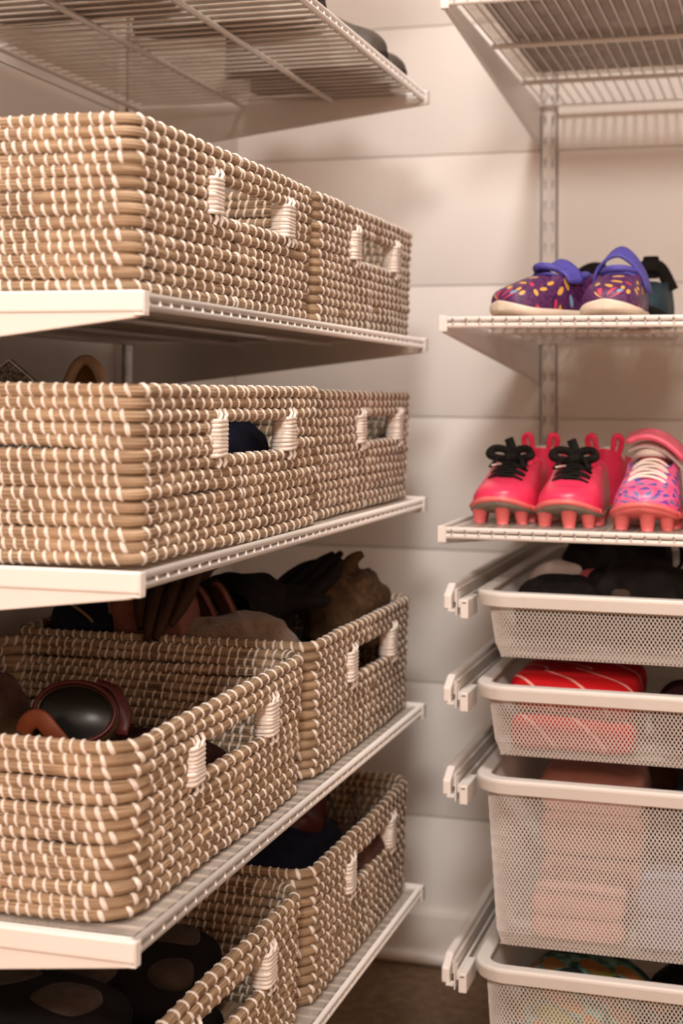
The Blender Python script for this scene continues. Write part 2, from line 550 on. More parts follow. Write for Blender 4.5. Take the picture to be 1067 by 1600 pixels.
RS = ['deep white wire shelf high above the purple shoes',
      'deep white wire shelf carrying the purple shoes',
      'deep white wire shelf carrying the pink football boots']
for i in range(3):
    shelf(RS[i], V(XR, YR, ZR[i]), 0, 0.66, 0.63, (0.23, 0.452), 0.075)

def liner(label, lo, hi):
    m = MB().box(lo, hi)
    o = m.build('shelf_liner', 'liner_film', None, lo, smooth=False)
    tag(o, label, 'shelf liner', 'clear shelf liners')
for i, w in ((0, 'under the grey boots'), (1, 'under the topmost woven baskets'), (2, 'under the baskets with slippers'),
             (3, 'under the basket with orange goggles'), (4, 'under the padded gloves basket')):
    z = ZL[i] + ZO
    liner('clear frosted plastic sheet on the wire shelf ' + w, (XS-DEP+0.015, YN+0.012, z-0.0013), (XS-0.0062, YF-0.012, z-0.0005))
for i, w in ((0, 'high above the purple shoes'), (1, 'under the purple shoes'), (2, 'under the pink football boots')):
    z = ZR[i] + ZO
    liner('clear frosted plastic sheet on the wire shelf ' + w, (XR+0.012, YR+0.012, z-0.0013), (XR+0.645, YR+(0.45 if i == 0 else 0.61), z-0.0005))

# ------------------------------------------------------------------ woven baskets
def rrect(x0, x1, y0, y1, r, ds=0.006):
    """counter-clockwise from the middle of the +x side; returns points"""
    pts = []
    cs = [((x1-r, y1-r), 0), ((x0+r, y1-r), 90), ((x0+r, y0+r), 180), ((x1-r, y0+r), 270)]
    pts.append((x1, (y0+y1)/2))
    for (c, a0) in cs:
        n = max(4, int(r*1.57/0.004))
        for k in range(n+1):
            a = math.radians(a0 + 90*k/n)
            pts.append((c[0]+r*math.cos(a), c[1]+r*math.sin(a)))
    pts.append((x1, (y0+y1)/2))
    p = np.array(pts)
    L = np.concatenate([[0], np.cumsum(np.linalg.norm(np.diff(p, axis=0), axis=1))])
    n = int(L[-1]/ds)
    s = np.linspace(0, L[-1], n+1)
    return np.stack([np.interp(s, L, p[:, 0]), np.interp(s, L, p[:, 1])], 1), s

def basket(label, x1, y0, y1, z0, width, r, seed, hole=(0.30, 0.66), h=0.129, rows=14, lean=0.0):
    rng = np.random.default_rng(seed)
    z0 = z0 + ZO + 0.0014
    x0 = x1 - width
    loc = ((x0+x1)/2, (y0+y1)/2, z0)
    t = thing('woven_basket', label, 'basket', loc, 0, 'woven seagrass baskets')
    ph = h/rows
    tr = ph*0.535
    st = MB()
    ya, yb = y0 + hole[0]*(y1-y0), y0 + hole[1]*(y1-y0)
    for j in range(rows):
        zc = z0 + ph*(j+0.5) + 0.0002
        fl = 0.004*(j/rows) + rng.normal(0, 0.0004)       # small flare
        xy, s = rrect(x0+tr+0.004-fl, x1-tr-0.004+fl, y0+tr+0.004-fl, y1-tr-0.004+fl, r, 0.005)
        Lt = s[-1]
        # gentle hand-made wobble
        a1, a2, p1, p2 = rng.normal(0, 0.0006), rng.normal(0, 0.0005), rng.uniform(0, 6), rng.uniform(0, 6)
        zz = zc + 0.0005*np.sin(s/Lt*6.283*2+p1) + a1*np.sin(s/Lt*6.283*3+p2)
        bul = 0.0016*np.sin(s/Lt*6.283*4 + p1*0.15) + a2*np.sin(s*60+p2)
        tg = np.gradient(xy, axis=0); tg /= np.linalg.norm(tg, axis=1)[:, None]
        nr = np.stack([tg[:, 1], -tg[:, 0]], 1)           # outward
        xy = xy + nr*bul[:, None]*0.6
        open_row = rows-7 < j < rows-3                    # three rows broken by the hand hole
        yy = xy[:, 1]
        on_front = (np.abs(xy[:, 0]-x1) < 0.02)
        inhole = on_front & (yy > ya+0.006) & (yy < yb-0.006) & open_row
        rad = tr*(1 + 0.05*np.sin(s*45+p2) + rng.normal(0, 0.025, len(s)))
        path = np.column_stack([xy, zz])
        m = MB()
        if open_row:
            mask = ~inhole
            idx = np.where(mask)[0]
            # starts in the middle of the +x face, i.e. inside the hole
            p_ = path[idx]
            m.tube(p_, rad[idx], 9, squash=1.0)
        else:
            m.tube(path[:-1], rad[:-1], 9, closed=True)
        m.build('coil', 'seagrass', t)
        # stitches
        # wide spacing along the long sides, close spacing along the short ends, bare bundles at the corners
        lw, ls = (y1-y0), width
        edges = [(0, lw/2, 0.0192), (lw/2, lw/2+ls, 0.0094), (lw/2+ls, 1.5*lw+ls, 0.0192), (1.5*lw+ls, 1.5*lw+2*ls, 0.0094), (1.5*lw+2*ls, 2*lw+2*ls, 0.0192)]
        sc_ = Lt/(2*lw+2*ls)
        bare = 0.0065
        ul = []
        for (ea, eb, ep) in edges:
            ea2 = ea*sc_ + (bare if ea > 0 else 0); eb2 = eb*sc_ - (bare if eb < 2*lw+2*ls-1e-6 else 0)
            ul.append(np.arange(ea2 + ep*((0.31*j) % 1.0)*(0.45), eb2, ep*(1+0.02*rng.normal())))
        u0 = np.concatenate(ul)
        nst = len(u0)
        u0 = np.mod(u0 + 0.0007*rng.normal(size=nst), Lt)
        cy = np.interp(u0, s, yy); cx = np.interp(u0, s, xy[:, 0])
        keep = ~((np.abs(cx-x1) < 0.02) & (cy > ya-0.002) & (cy < yb+0.002)) if open_row else np.ones(nst, bool)
        keep &= rng.random(nst) > 0.006
        u0 = u0[keep]
        th = np.linspace(0, 2*np.pi, 10, endpoint=False)
        wide = np.abs(np.interp(u0, s, nr[:, 0]))
        hw = (0.00130 + 0.0007*wide)*(1+0.12*rng.normal(size=len(u0)))
        sl = 0.0012 + 0.0012*wide + 0.0004*rng.normal(size=len(u0))
        rr = np.interp(u0, s, rad)
        P = np.zeros((len(u0), 10, 3, 3))
        for q, (off, lift) in enumerate(((-1, 0.0000), (0, 0.0012), (1, 0.0000))):
            uu = np.mod(u0[:, None] - sl[:, None]*np.sin(th)[None, :] + off*hw[:, None], Lt)
            X = np.interp(uu, s, xy[:, 0]); Y = np.interp(uu, s, xy[:, 1]); Z = np.interp(uu, s, zz)
            NX = np.interp(uu, s, nr[:, 0]); NY = np.interp(uu, s, nr[:, 1])
            R = rr[:, None] + lift
            P[:, :, q, 0] = X + NX*R*np.cos(th)
            P[:, :, q, 1] = Y + NY*R*np.cos(th)
            P[:, :, q, 2] = Z + R*np.sin(th)*0.97
        I = np.arange(len(u0)*30).reshape(len(u0), 10, 3)
        I2 = np.concatenate([I, I[:, :1]], 1)
        q = np.stack([I2[:, :-1, :-1], I2[:, 1:, :-1], I2[:, 1:, 1:], I2[:, :-1, 1:]], -1).reshape(-1, 4)
        st.add(P.reshape(-1, 3), q)
    st.build('stitching', 'cord', t)['kind'] = 'stuff'
    # base of straight coils
    m = MB()
    nb = int((x1-x0-0.03)/0.011)
    for i in range(nb):
        x = x0 + 0.018 + i*0.011
        m.tube([(x, y0+0.014, z0+0.0062), (x, y1-0.014, z0+0.0062)], 0.0057, 6)
    m.build('base', 'seagrass', t)
    # cord-wrapped posts either side of the hand hole
    zlo, zhi = z0 + ph*(rows-6) - 0.001, z0 + ph*(rows-3) + 0.001
    for yc in (ya, yb):
        m = MB()
        nw = 9
        for i in range(nw):
            z = zlo + (i+0.5)*(zhi-zlo)/nw
            w = 0.0125*(1+0.05*rng.normal())
            p, _ = rrect(x1-tr*2-0.0045, x1+0.001, yc-w, yc+w, 0.004, 0.004)
            pz = z + 0.0006*np.sin(np.linspace(0, 6.283, len(p)) + i)
            m.tube(np.column_stack([p, pz])[:-1], 0.0021, 6, closed=True)
        for dy in (-0.006, 0.005):
            for zz_, sg in ((zlo, -1), (zhi, 1)):
                m.tube([(x1+0.0005, yc+dy, zz_-sg*0.002), (x1+0.0018, yc+dy+0.001, zz_+sg*0.004), (x1-0.001, yc+dy+0.002, zz_+sg*0.008)], 0.0018, 6)
        m.build('handle_wrap', 'cord', t)
    return t
BW = 0.335
YM = -0.842
basket('seagrass basket under the boot shelf, its hand hole showing weave, at the open shelf end', -0.4465, YN+0.006, YM, ZL[1], BW, 0.010, 1, (0.37, 0.80))
basket('seagrass basket under the boot shelf, beside the back wall', -0.4475, YM+0.008, YF-0.006, ZL[1], BW, 0.014, 2, (0.34, 0.76))
basket('seagrass basket holding slippers and a navy cloth', -0.4400, YN+0.006, YM+0.004, ZL[2], BW, 0.010, 3, (0.36, 0.77), h=0.131)
basket('seagrass basket beside the back wall, next to the basket of slippers', -0.4500, YM+0.012, YF-0.006, ZL[2], BW, 0.014, 4, (0.42, 0.83))
basket('round-cornered seagrass basket with dark goggles and orange straps inside', -0.4480, YN+0.014, YM, ZL[3], BW, 0.030, 5, (0.30, 0.73))
basket('seagrass basket heaped with gloves, beige fleece and brown fur', -0.4480, YM+0.008, YF-0.006, ZL[3], BW, 0.020, 6, (0.34, 0.76), h=0.134)
basket('seagrass basket of padded gloves on the lowest shelf', -0.4480, YN+0.014, YM, ZL[4], BW, 0.030, 7, (0.30, 0.73))
basket('seagrass basket with dark cloth and loose cords on the lowest shelf', -0.4480, YM+0.008, YF-0.006, ZL[4], BW, 0.024, 8, (0.34, 0.76), h=0.134)

# ------------------------------------------------------------------ mesh drawers and runners
DW, DD = 0.46, 0.56
def drawer(label, zt, h, taper, seed):
    zt = zt + ZO
    x0, x1, y0, y1 = -0.332, -0.332+DW, YR, YR+DD
    t = thing('mesh_drawer', label, 'drawer', ((x0+x1)/2, (y0+y1)/2, zt-h), 0, 'white mesh drawers')
    # rim: swept profile
    p, s = rrect(x0+0.008, x1-0.008, y0+0.008, y1-0.008, 0.030, 0.003)
    p = p[:-1]
    tg = np.roll(p, -1, 0) - np.roll(p, 1, 0); tg /= np.linalg.norm(tg, axis=1)[:, None]
    nr = np.stack([tg[:, 1], -tg[:, 0]], 1)
    prof = [(-0.008, -0.0022), (-0.0075, -0.0008), (-0.0062, 0), (0.0058, 0), (0.0070, -0.0005), (0.0078, -0.0018), (0.0080, -0.0040),
            (0.0060, -0.0150), (0.0050, -0.0158), (0.0038, -0.0150), (0.0052, -0.0045), (0.0035, -0.003), (-0.0062, -0.003)]
    P = np.zeros((len(p), len(prof), 3))
    for k, (a, z) in enumerate(prof):
        P[:, k, :2] = p + nr*a
        P[:, k, 2] = zt + z
    MB().grid(P, True, True).build('rim', 'rim_white', t, smooth=False)
    # expanded-metal lattice wrapped round the walls
    bx0, bx1, by0, by1 = x0+0.011, x1-0.011, y0+0.011, y1-0.011
    pp, ss = rrect(bx0, bx1, by0, by1, 0.026, 0.004)
    tg = np.gradient(pp, axis=0); tg /= np.linalg.norm(tg, axis=1)[:, None]
    nn = np.stack([tg[:, 1], -tg[:, 0]], 1)
    Lt = ss[-1]
    dw, dh = 0.0043, 0.0067
    nst = int(round(Lt/dw)); dw = Lt/nst
    hb = h - 0.004
    vv = np.linspace(0.003, hb, max(5, int(hb/0.016)+2))
    m = MB()
    u0 = np.arange(nst)*dw
    for sgn in (-1, 1):
        kk = sgn*dw/dh
        Q = np.zeros((nst, len(vv), 4, 3))
        hwid, thk = 0.00056, 0.0004
        for c, (du, dn) in enumerate(((-hwid, -thk), (hwid, -thk), (hwid, thk), (-hwid, thk))):
            uu = np.mod(u0[:, None] + kk*vv[None, :] + du, Lt)
            X = np.interp(uu, ss, pp[:, 0]); Y = np.interp(uu, ss, pp[:, 1])
            NX = np.interp(uu, ss, nn[:, 0]); NY = np.interp(uu, ss, nn[:, 1])
            rnd = np.clip((vv-(hb-0.008))/0.008, 0, 1)**2*0.004     # rounded foot
            ins = taper*vv/h + rnd
            Q[:, :, c, 0] = X - NX*(ins[None, :] - dn - sgn*0.0003)
            Q[:, :, c, 1] = Y - NY*(ins[None, :] - dn - sgn*0.0003)
            Q[:, :, c, 2] = zt - vv[None, :]
        I = np.arange(nst*len(vv)*4).reshape(nst, len(vv), 4)
        I2 = np.concatenate([I, I[:, :, :1]], 2)
        q = np.stack([I2[:, :-1, :-1], I2[:, 1:, :-1], I2[:, 1:, 1:], I2[:, :-1, 1:]], -1).reshape(-1, 4)
        m.add(Q.reshape(-1, 3), q)
    m.build('mesh_wall', 'mesh_white', t, smooth=False)['kind'] = 'stuff'
    # mesh floor
    m = MB()
    i_ = taper + 0.015
    fx0, fx1, fy0, fy1 = x0+i_, x1-i_, y0+i_, y1-i_
    zb = zt - h + 0.0035
    lx, ly = fx1-fx0, fy1-fy0
    k = dw/dh
    for sgn in (-1, 1):
        for u in np.arange(-ly*k, lx + ly*k, dw):
            # x = u + sgn*k*(y)
            ys = np.array([0.0, ly])
            xs_ = u + sgn*k*ys
            ta, tb = 0.0, 1.0
            d = xs_[1]-xs_[0]
            lo_, hi_ = (0-xs_[0])/d, (lx-xs_[0])/d
            if lo_ > hi_: lo_, hi_ = hi_, lo_
            ta, tb = max(ta, lo_), min(tb, hi_)
            if tb-ta < 0.01: continue
            a = (fx0+xs_[0]+ta*d, fy0+ta*ly); b = (fx0+xs_[0]+tb*d, fy0+tb*ly)
            w_ = 0.00056
            m.add([(a[0]-w_, a[1], zb), (a[0]+w_, a[1], zb), (b[0]+w_, b[1], zb), (b[0]-w_, b[1], zb),
                   (a[0]-w_, a[1], zb+0.0008), (a[0]+w_, a[1], zb+0.0008), (b[0]+w_, b[1], zb+0.0008), (b[0]-w_, b[1], zb+0.0008)],
                  [(0, 3, 2, 1), (4, 5, 6, 7), (0, 1, 5, 4), (1, 2, 6, 5), (2, 3, 7, 6), (3, 0, 4, 7)])
    m.build('mesh_floor', 'mesh_white', t, smooth=False)['kind'] = 'stuff'
    return t
DH = [0.076, 0.082, 0.186, 0.186]
drawer('shallow white mesh drawer full of black sports gear', ZD[0], DH[0], 0.012, 1)
drawer('shallow white mesh drawer holding a folded red jersey', ZD[1], DH[1], 0.012, 2)
drawer('deep white mesh drawer holding pink and blue folded cloth', ZD[2], DH[2], 0.013, 3)
drawer('deep white mesh drawer with green floral swimwear, nearest the floor', ZD[3], DH[3], 0.013, 4)

def runner(label, zt, side):
    zt = zt + ZO
    s = 1 if side == 0 else -1
    xo = -0.362 if side == 0 else -0.332+DW+0.030
    t = thing('drawer_runner', label, 'drawer runner', (xo, YR, zt-0.02), 0, 'drawer runners')
    def bx(a, b): return sorted((xo+s*a, xo+s*b))
    # side arm with sloped nose
    a, b = bx(0.0, 0.009)
    prof = [(YR-0.004, zt-0.020), (YR-0.004, zt-0.004), (YR+0.018, zt+0.006), (-0.013, zt+0.006), (-0.013, zt-0.060), (YR+0.3, zt-0.026)]
    k = len(prof)
    m = MB()
    m.v.append(np.array([(a, y, z) for y, z in prof] + [(b, y, z) for y, z in prof])); m.uv.append(np.zeros((2*k, 2)))
    m.f += [np.array([[i, (i+1) % k, k+(i+1) % k, k+i] for i in range(k)]), np.array([list(reversed(range(k)))]), np.array([list(range(k, 2*k))])]
    m.n = 2*k
    m.build('arm', 'plastic', t, smooth=False, bevel=0.002)
    a, b = bx(0.0055, 0.0082)
    MB().box((a, YR-0.006, zt-0.0215), (xo+s*0.0135 if s > 0 else b, YR+0.004, zt-0.0195)).build('nose_lip', 'plastic', t, smooth=False)
    # metal track
    a, b = bx(0.0095, 0.0135)
    MB().box((a, YR+0.006, zt-0.013), (b, -0.016, zt+0.001)).build('track', 'track_metal', t, smooth=False, bevel=0.0006)
    a, b = bx(0.0138, 0.0150)
    m = MB().box((a, YR-0.004, zt-0.026), (b, YR+0.012, zt-0.002))
    m.build('stop_plate', 'plastic', t, smooth=False, bevel=0.0003)
    a, b = bx(0.0182, 0.0270)
    m = MB().box((a, YR-0.002, zt-0.0295), (b, YR+0.050, zt-0.0090))
    clip = m.build('stop_clip', 'plastic', t, smooth=False, bevel=0.0012)
    a, b = bx(0.0205, 0.0247)
    MB().box((a, YR-0.0025, zt-0.0128), (b, YR-0.0019, zt-0.0118)).build('clip_slot', 'slot_dark', clip, tuple(t.location), smooth=False)
    a, b = bx(0.0152, 0.0180)
    MB().box((a, YR+0.004, zt-0.018), (b, YR+0.5, zt-0.010)).build('slide_ledge', 'plastic', t, smooth=False)
RN = ['beside the drawer of black gear', 'beside the drawer with the red jersey', 'beside the deep drawer with pink cloth', 'beside the deep drawer with floral swimwear']
for i in range(4):
    runner('white drawer runner with clipped nose ' + RN[i], ZD[i], 0)

# ------------------------------------------------------------------ soft things
def nz(p, s, seed):
    return noise.noise(Vector((p[0]*s+seed*7.3, p[1]*s-seed*3.1, p[2]*s+seed)))
def heap_mesh(c, size, seed, amp=0.25, fr=25, nu=40, nv=22, ridge=True, flat=0.0):
    cx, cy, cz = c
    P = np.zeros((nv, nu, 3)); UV = np.zeros((nv, nu, 2))
    for j in range(nv):
        ph = -0.5*math.pi + math.pi*j/(nv-1)
        for i in range(nu):
            a = 2*math.pi*i/nu
            d = np.array((math.cos(ph)*math.cos(a), math.cos(ph)*math.sin(a), math.sin(ph)))
            e = 0.75
            q = np.sign(d)*np.abs(d)**e * np.array(size)*0.5
            n = nz(q, fr, seed)
            n2 = nz(q, fr*2.3, seed+5)
            k = 1 + amp*((1-2*abs(n)) if ridge else n)*0.8 + amp*0.45*n2
            q = q*k
            if d[2] < 0:
                q[2] = max(q[2], -size[2]*0.5)
            P[j, i] = np.array(c) + q
            UV[j, i] = (q[0]+0.6*q[2], q[1]+0.8*q[2])
    return MB().grid(P, False, True, UV.reshape(-1, 2))
def heap(name, label, cat, mat, c, size, seed, **kw):
    c = V(*c)
    m = heap_mesh(c, size, seed, **kw)
    return tag(m.build(name, mat, None, (c[0], c[1], c[2]-size[2]/2), subsurf=1), label, cat)
def slab_mesh(c, size, seed, amp=0.003, fr=30, folds=2):
    """stack of folded cloth layers"""
    m = MB()
    n = 28
    for k in range(folds):
        hz = size[2]/folds
        z = c[2] - size[2]/2 + hz*(k+0.5)
        P = np.zeros((14, n, 3)); UV = np.zeros((14, n, 2))
        ring = []
        for j in range(14):
            ph = -0.5*math.pi + math.pi*j/13
            for i in range(n):
                a = 2*math.pi*i/n
                e = 0.22
                ca, sa = math.cos(a), math.sin(a)
                x = np.sign(ca)*abs(ca)**e; y = np.sign(sa)*abs(sa)**e
                w = math.cos(ph)**0.16 if math.cos(ph) > 1e-6 else 0
                q = np.array((x*w*(size[0]/2), y*w*(size[1]/2), math.sin(ph)*hz/2*1.04))
                if j not in (0, 13):
                    q *= (1, 1, 1)
                q[2] += amp*nz((q[0], q[1], k), fr, seed)
                q[0] += amp*0.8*nz((q[1], q[2], k+3), fr, seed+2)
                q[1] += amp*0.8*nz((q[0], q[2], k+6), fr, seed+4)
                P[j, i] = (c[0]+q[0], c[1]+q[1], z+q[2])
                UV[j, i] = (q[0], q[1] + (q[2] if y < 0 else 0))
        m.grid(P, False, True, UV.reshape(-1, 2))
    return m
def folded(name, label, cat, mat, c, size, seed, **kw):
    c = V(*c)
    m = slab_mesh(c, size, seed, **kw)
    return tag(m.build(name, mat, None, (c[0], c[1], c[2]-size[2]/2), subsurf=1), label, cat)

# ------------------------------------------------------------------ shoes
WT = [(0, 0.0), (0.012, 0.36), (0.035, 0.58), (0.07, 0.76), (0.12, 0.90), (0.18, 0.98), (0.27, 1.0), (0.42, 0.93), (0.58, 0.80), (0.75, 0.76), (0.88, 0.74), (0.955, 0.58), (0.988, 0.32), (1, 0.0)]
SS = [0, 0.012, 0.035, 0.07, 0.12, 0.18, 0.25, 0.32, 0.39, 0.45, 0.50, 0.56, 0.64, 0.73, 0.82, 0.90, 0.955, 0.985, 1.0]
def shoe_parts(t, L, Wd, ht, hc, sole, m_up, m_sole, m_in, throat=0.45, spring=0.010, zbase=0.0, round_toe=0.5):
    M_ = 21
    hw = lambda s: Wd/2*smoothlerp(s, WT)
    lift = lambda s: spring*max(0, 1-s/0.22)**2
    P = np.zeros((len(SS), M_, 3)); UV = np.zeros((len(SS), M_, 2))
    for i, s in enumerate(SS):
        w = hw(s); y = s*L
        zs = zbase + sole*0.8 + lift(s)
        if s <= throat:
            h = zbase + smoothlerp(s, ht) + lift(s)*0.6
            for k in range(M_):
                a = math.pi*k/(M_-1)
                ca, sa = math.cos(a), math.sin(a)
                x = -np.sign(ca)*abs(ca)**0.72*w*(1+0.05*sa)
                z = zs + (h-zs)*abs(sa)**0.80
                P[i, k] = (x, y, z)
        else:
            c = zbase + smoothlerp(s, hc)
            tk = min(0.005, w*0.35)
            wi = w*0.86
            half = [(-w, zs), (-w*1.04, zs+(c-zs)*0.2), (-w*1.03, zs+(c-zs)*0.4), (-w*0.98, zs+(c-zs)*0.6), (-w*0.93, zs+(c-zs)*0.8), (-wi-0.001, c-0.001),
                    (-wi+tk*0.5, c+0.001), (-wi+tk, c-0.002), (-wi+tk, (c+zs)/2), (-wi+tk*0.8, zs+0.006)]
            pts = half + [(0, zs+0.005)] + [(-x, z) for x, z in reversed(half)]
            for k, (x, z) in enumerate(pts):
                P[i, k] = (x, y, z)
        for k in range(M_):
            UV[i, k] = ((k/(M_-1)-0.5)*Wd*1.7, y)
    MB().grid(P, False, False, UV.reshape(-1, 2)).build('upper', m_up, t, (0, 0, 0), subsurf=1)
    # sole: rounded slab
    Q = np.zeros((len(SS), 8, 3))
    for i, s in enumerate(SS):
        w = hw(s)*1.04 + (0.0008 if 0 < s < 1 else 0); y = (s-0.5)*L*1.012 + 0.5*L
        l = lift(s)
        for k, (a, z) in enumerate(((-0.9, 0), (-1, 0.25), (-1.0, 0.75), (-0.94, 1), (0.94, 1), (1.0, 0.75), (1, 0.25), (0.9, 0))):
            Q[i, k] = (a*w, y, zbase + l*(1.0 if k in (0, 1, 6, 7) else 0.9) + z*sole)
    MB().grid(Q, False, True).build('sole', m_sole, t, (0, 0, 0), subsurf=1)
    top = lambda s, x: zbase + lift(s)*0.6 + sole*0.8 + (smoothlerp(s, ht)-sole*0.8)*max(0.0, 1-(abs(x)/hw(s))**2.2)**0.55
    return hw, top
def ribbon(m, path, w, th, up=(0, 0, 1)):
    m.tube(path, w, 8, squash=th/w, up=up)

HT = [(0, 0.016), (0.012, 0.024), (0.035, 0.031), (0.07, 0.037), (0.12, 0.042), (0.18, 0.046), (0.25, 0.052), (0.32, 0.060), (0.39, 0.068), (0.45, 0.075)]
HC = [(0.45, 0.076), (0.56, 0.070), (0.64, 0.062), (0.73, 0.058), (0.82, 0.060), (0.90, 0.068), (1.0, 0.074)]
def studs(t, L, Wd, mat, zb, spots):
    for (sx, s, r) in spots:
        m = MB()
        x, y = sx*Wd, s*L
        m.tube([(x, y, 0.0), (x, y, 0.003), (x*0.97, y, zb+0.005+0.010*max(0, 1-s/0.22)**2)], [r*0.95, r*1.02, r*1.35], 10)
        m.build('stud', mat, t, (0, 0, 0))
STUDS = [(-0.33, 0.12, 0.0070), (0.06, 0.075, 0.0070), (0.33, 0.13, 0.0064), (-0.42, 0.30, 0.0075), (0.40, 0.30, 0.0075), (-0.26, 0.85, 0.008), (0.26, 0.85, 0.008)]
def cleat(label, loc, rz, up, sole_m, stud_m, lace, group, L=0.185, Wd=0.0725, bow=True, sc=0.80):
    t = thing('football_boot', label, 'shoe', V(*loc), rz, group)
    zb = 0.0095
    ht = [(a, h*sc) for a, h in HT]; hc = [(a, h*sc) for a, h in HC]
    hw, top = shoe_parts(t, L, Wd, ht, hc, 0.006, up, sole_m, 'lining_dark', zbase=zb, spring=0.013)
    studs(t, L, Wd, stud_m, zb, STUDS)
    # toe bumper strip
    pth = []
    for a in np.linspace(-1, 1, 17):
        s = 0.004 + 0.16*abs(a)**1.7
        pth.append((math.copysign(hw(s), a)*1.0, s*L-0.0012, zb+0.0072+0.0125*max(0, 1-s/0.22)**2))
    MB().tube(pth, 0.0032, 8).build('toe_rand', sole_m if sole_m != 'sole_olive' else 'coral_sole', t, (0, 0, 0))
    # tongue
    P = []
    for s in np.linspace(0.235, 0.50, 9):
        sc_ = min(s, 0.45)
        P.append([(x, s*L, top(sc_, x) + 0.0006 + max(0, s-0.45)*0.12) for x in np.linspace(-0.0165, 0.0165, 7)])
    tg = MB().grid(np.array(P)).build('tongue', 'lace_black' if lace == 'lace_black' else 'lining_dark', t, (0, 0, 0))
    sd = tg.modifiers.new('solid', 'SOLIDIFY'); sd.thickness = 0.003
    # lacing
    m = MB()
    rows_ = [0.25, 0.285, 0.32, 0.355, 0.39, 0.425]
    for k, s in enumerate(rows_):
        ds = 0.018 if k % 2 else -0.018
        w0 = 0.0200
        pth = []
        for q in np.linspace(-1, 1, 9):
            s2 = s + ds*q*0.5
            pth.append((q*w0, s2*L, top(min(s2, 0.45), q*w0) + 0.0022))
        ribbon(m, pth, 0.0036, 0.0018)
    if bow:
        zk = top(0.43, 0) + 0.004
        yk = 0.43*L
        for sg in (-1, 1):
            ribbon(m, bez([(0, yk, zk), (sg*0.008, yk-0.003, zk+0.009), (sg*0.020, yk-0.006, zk+0.010), (sg*0.024, yk-0.012, zk+0.003), (sg*0.011, yk-0.008, zk-0.001), (0, yk, zk)], 30), 0.0050, 0.0022, up=(0, 1, 0.4))
            ribbon(m, bez([(0, yk, zk), (sg*0.012, yk-0.012, zk+0.001), (sg*0.020, yk-0.026, zk-0.010)], 14), 0.0030, 0.0014)
        ribbon(m, bez([(0.002, yk, zk), (-0.002, yk+0.004, zk+0.012), (-0.006, yk+0.006, zk+0.022)], 12), 0.0055, 0.0024, up=(0, 1, 0))
        m.tube([(-0.006, yk-0.001, zk), (0, yk-0.003, zk+0.002), (0.006, yk-0.001, zk)], 0.0060, 8)
    lc = m.build('laces', lace, t, (0, 0, 0))
    if bow:
        MB().tube([(-0.018, yk-0.027, zk-0.008), (-0.006, yk-0.030, zk-0.006)], 0.0010, 6).build('lace_tip', 'lace_white', lc, (0, 0, 0))
    return t, hw, top
zs2 = ZR[2] - 0.0005
cleat('hot pink football boot with black laces at the shelf end', (-0.3155, -0.594, zs2), math.radians(-3), 'hot_pink', 'sole_olive', 'coral_sole', 'lace_black', 'hot pink football boots')
cleat('hot pink football boot with black laces, next to the patterned boot', (-0.2385, -0.612, zs2), math.radians(-2), 'hot_pink', 'sole_olive', 'coral_sole', 'lace_black', 'hot pink football boots')
for k, (x, lab) in enumerate(((-0.1535, 'pink football boot printed with blue triangles, its tongue folded over, beside the hot pink pair'),
                             (-0.0765, 'pink football boot printed with blue triangles, the one farther from the hot pink pair'))):
    t, hw, top = cleat(lab, (x, -0.622, zs2), math.radians(-2), 'pink_triangles', 'coral_sole', 'coral_sole', 'lace_white', 'patterned football boots', bow=False, Wd=0.073, sc=0.86)
    L = 0.185
    # padded white collar
    pth = []
    for a in np.linspace(0, 2*math.pi, 29)[:-1]:
        s = 0.70 - 0.22*math.cos(a)
        w = hw(s)*0.80
        pth.append((math.sin(a)*w, s*L, 0.012 + smoothlerp(s, HC)*0.86 + 0.004*(math.cos(a) > 0)*math.cos(a) + 0.0015))
    MB().tube(pth, 0.0055, 8, closed=True).build('collar', 'lining_white', t, (0, 0, 0))
    # folded tongue flap arching over the throat
    P = []
    for q in np.linspace(-1, 1, 13):
        row = []
        for v in np.linspace(0, 1, 6):
            x_ = 0.004 + q*0.030
            row.append((x_, 0.43*L + 0.030*v, 0.080 + 0.014*(1-q*q) - 0.009*q + 0.007*v))
        P.append(row)
    fl = MB().grid(np.array(P)).build('tongue_flap', 'flap_pink', t, (0, 0, 0), subsurf=1)
    sd = fl.modifiers.new('solid', 'SOLIDIFY'); sd.thickness = 0.006
    P2 = np.array(P) - np.array((0, -0.001, 0.0085))
    MB().grid(P2).build('flap_lining', 'lining_white', fl, (0, 0, 0), subsurf=1)
# crimson pair behind, heels to the front
for k, x in enumerate((-0.300, -0.221)):
    lab = ('crimson shoe with looped heel tab behind the hot pink boots, by the shelf end', 'crimson shoe with pale lining behind the hot pink boots, by the patterned boots')[k]
    t = thing('trainer', lab, 'shoe', V(x, -0.205, zs2), math.pi, 'crimson trainers')
    L = 0.185
    hc2 = [(0.45, 0.070), (0.60, 0.064), (0.75, 0.062), (0.88, 0.070), (1.0, 0.080)]
    hw, top = shoe_parts(t, L, 0.066, HT, hc2, 0.012, 'crimson', 'gum_sole', 'lining_white')
    for sg in (-1, 1):
        MB().tube(bez([(sg*0.016, L*0.93, 0.070), (sg*0.021, L*0.95, 0.090), (sg*0.013, L*0.96, 0.094), (sg*0.009, L*0.95, 0.072)], 18), 0.0036, 8).build('heel_loop', 'crimson', t, (0, 0, 0))
    m = heap_mesh((0, L*0.72, 0.062), (0.034, 0.06, 0.034), 4+k, amp=0.2, fr=40)
    m.build('lining', 'lining_white', t, (0, 0, 0), subsurf=1)

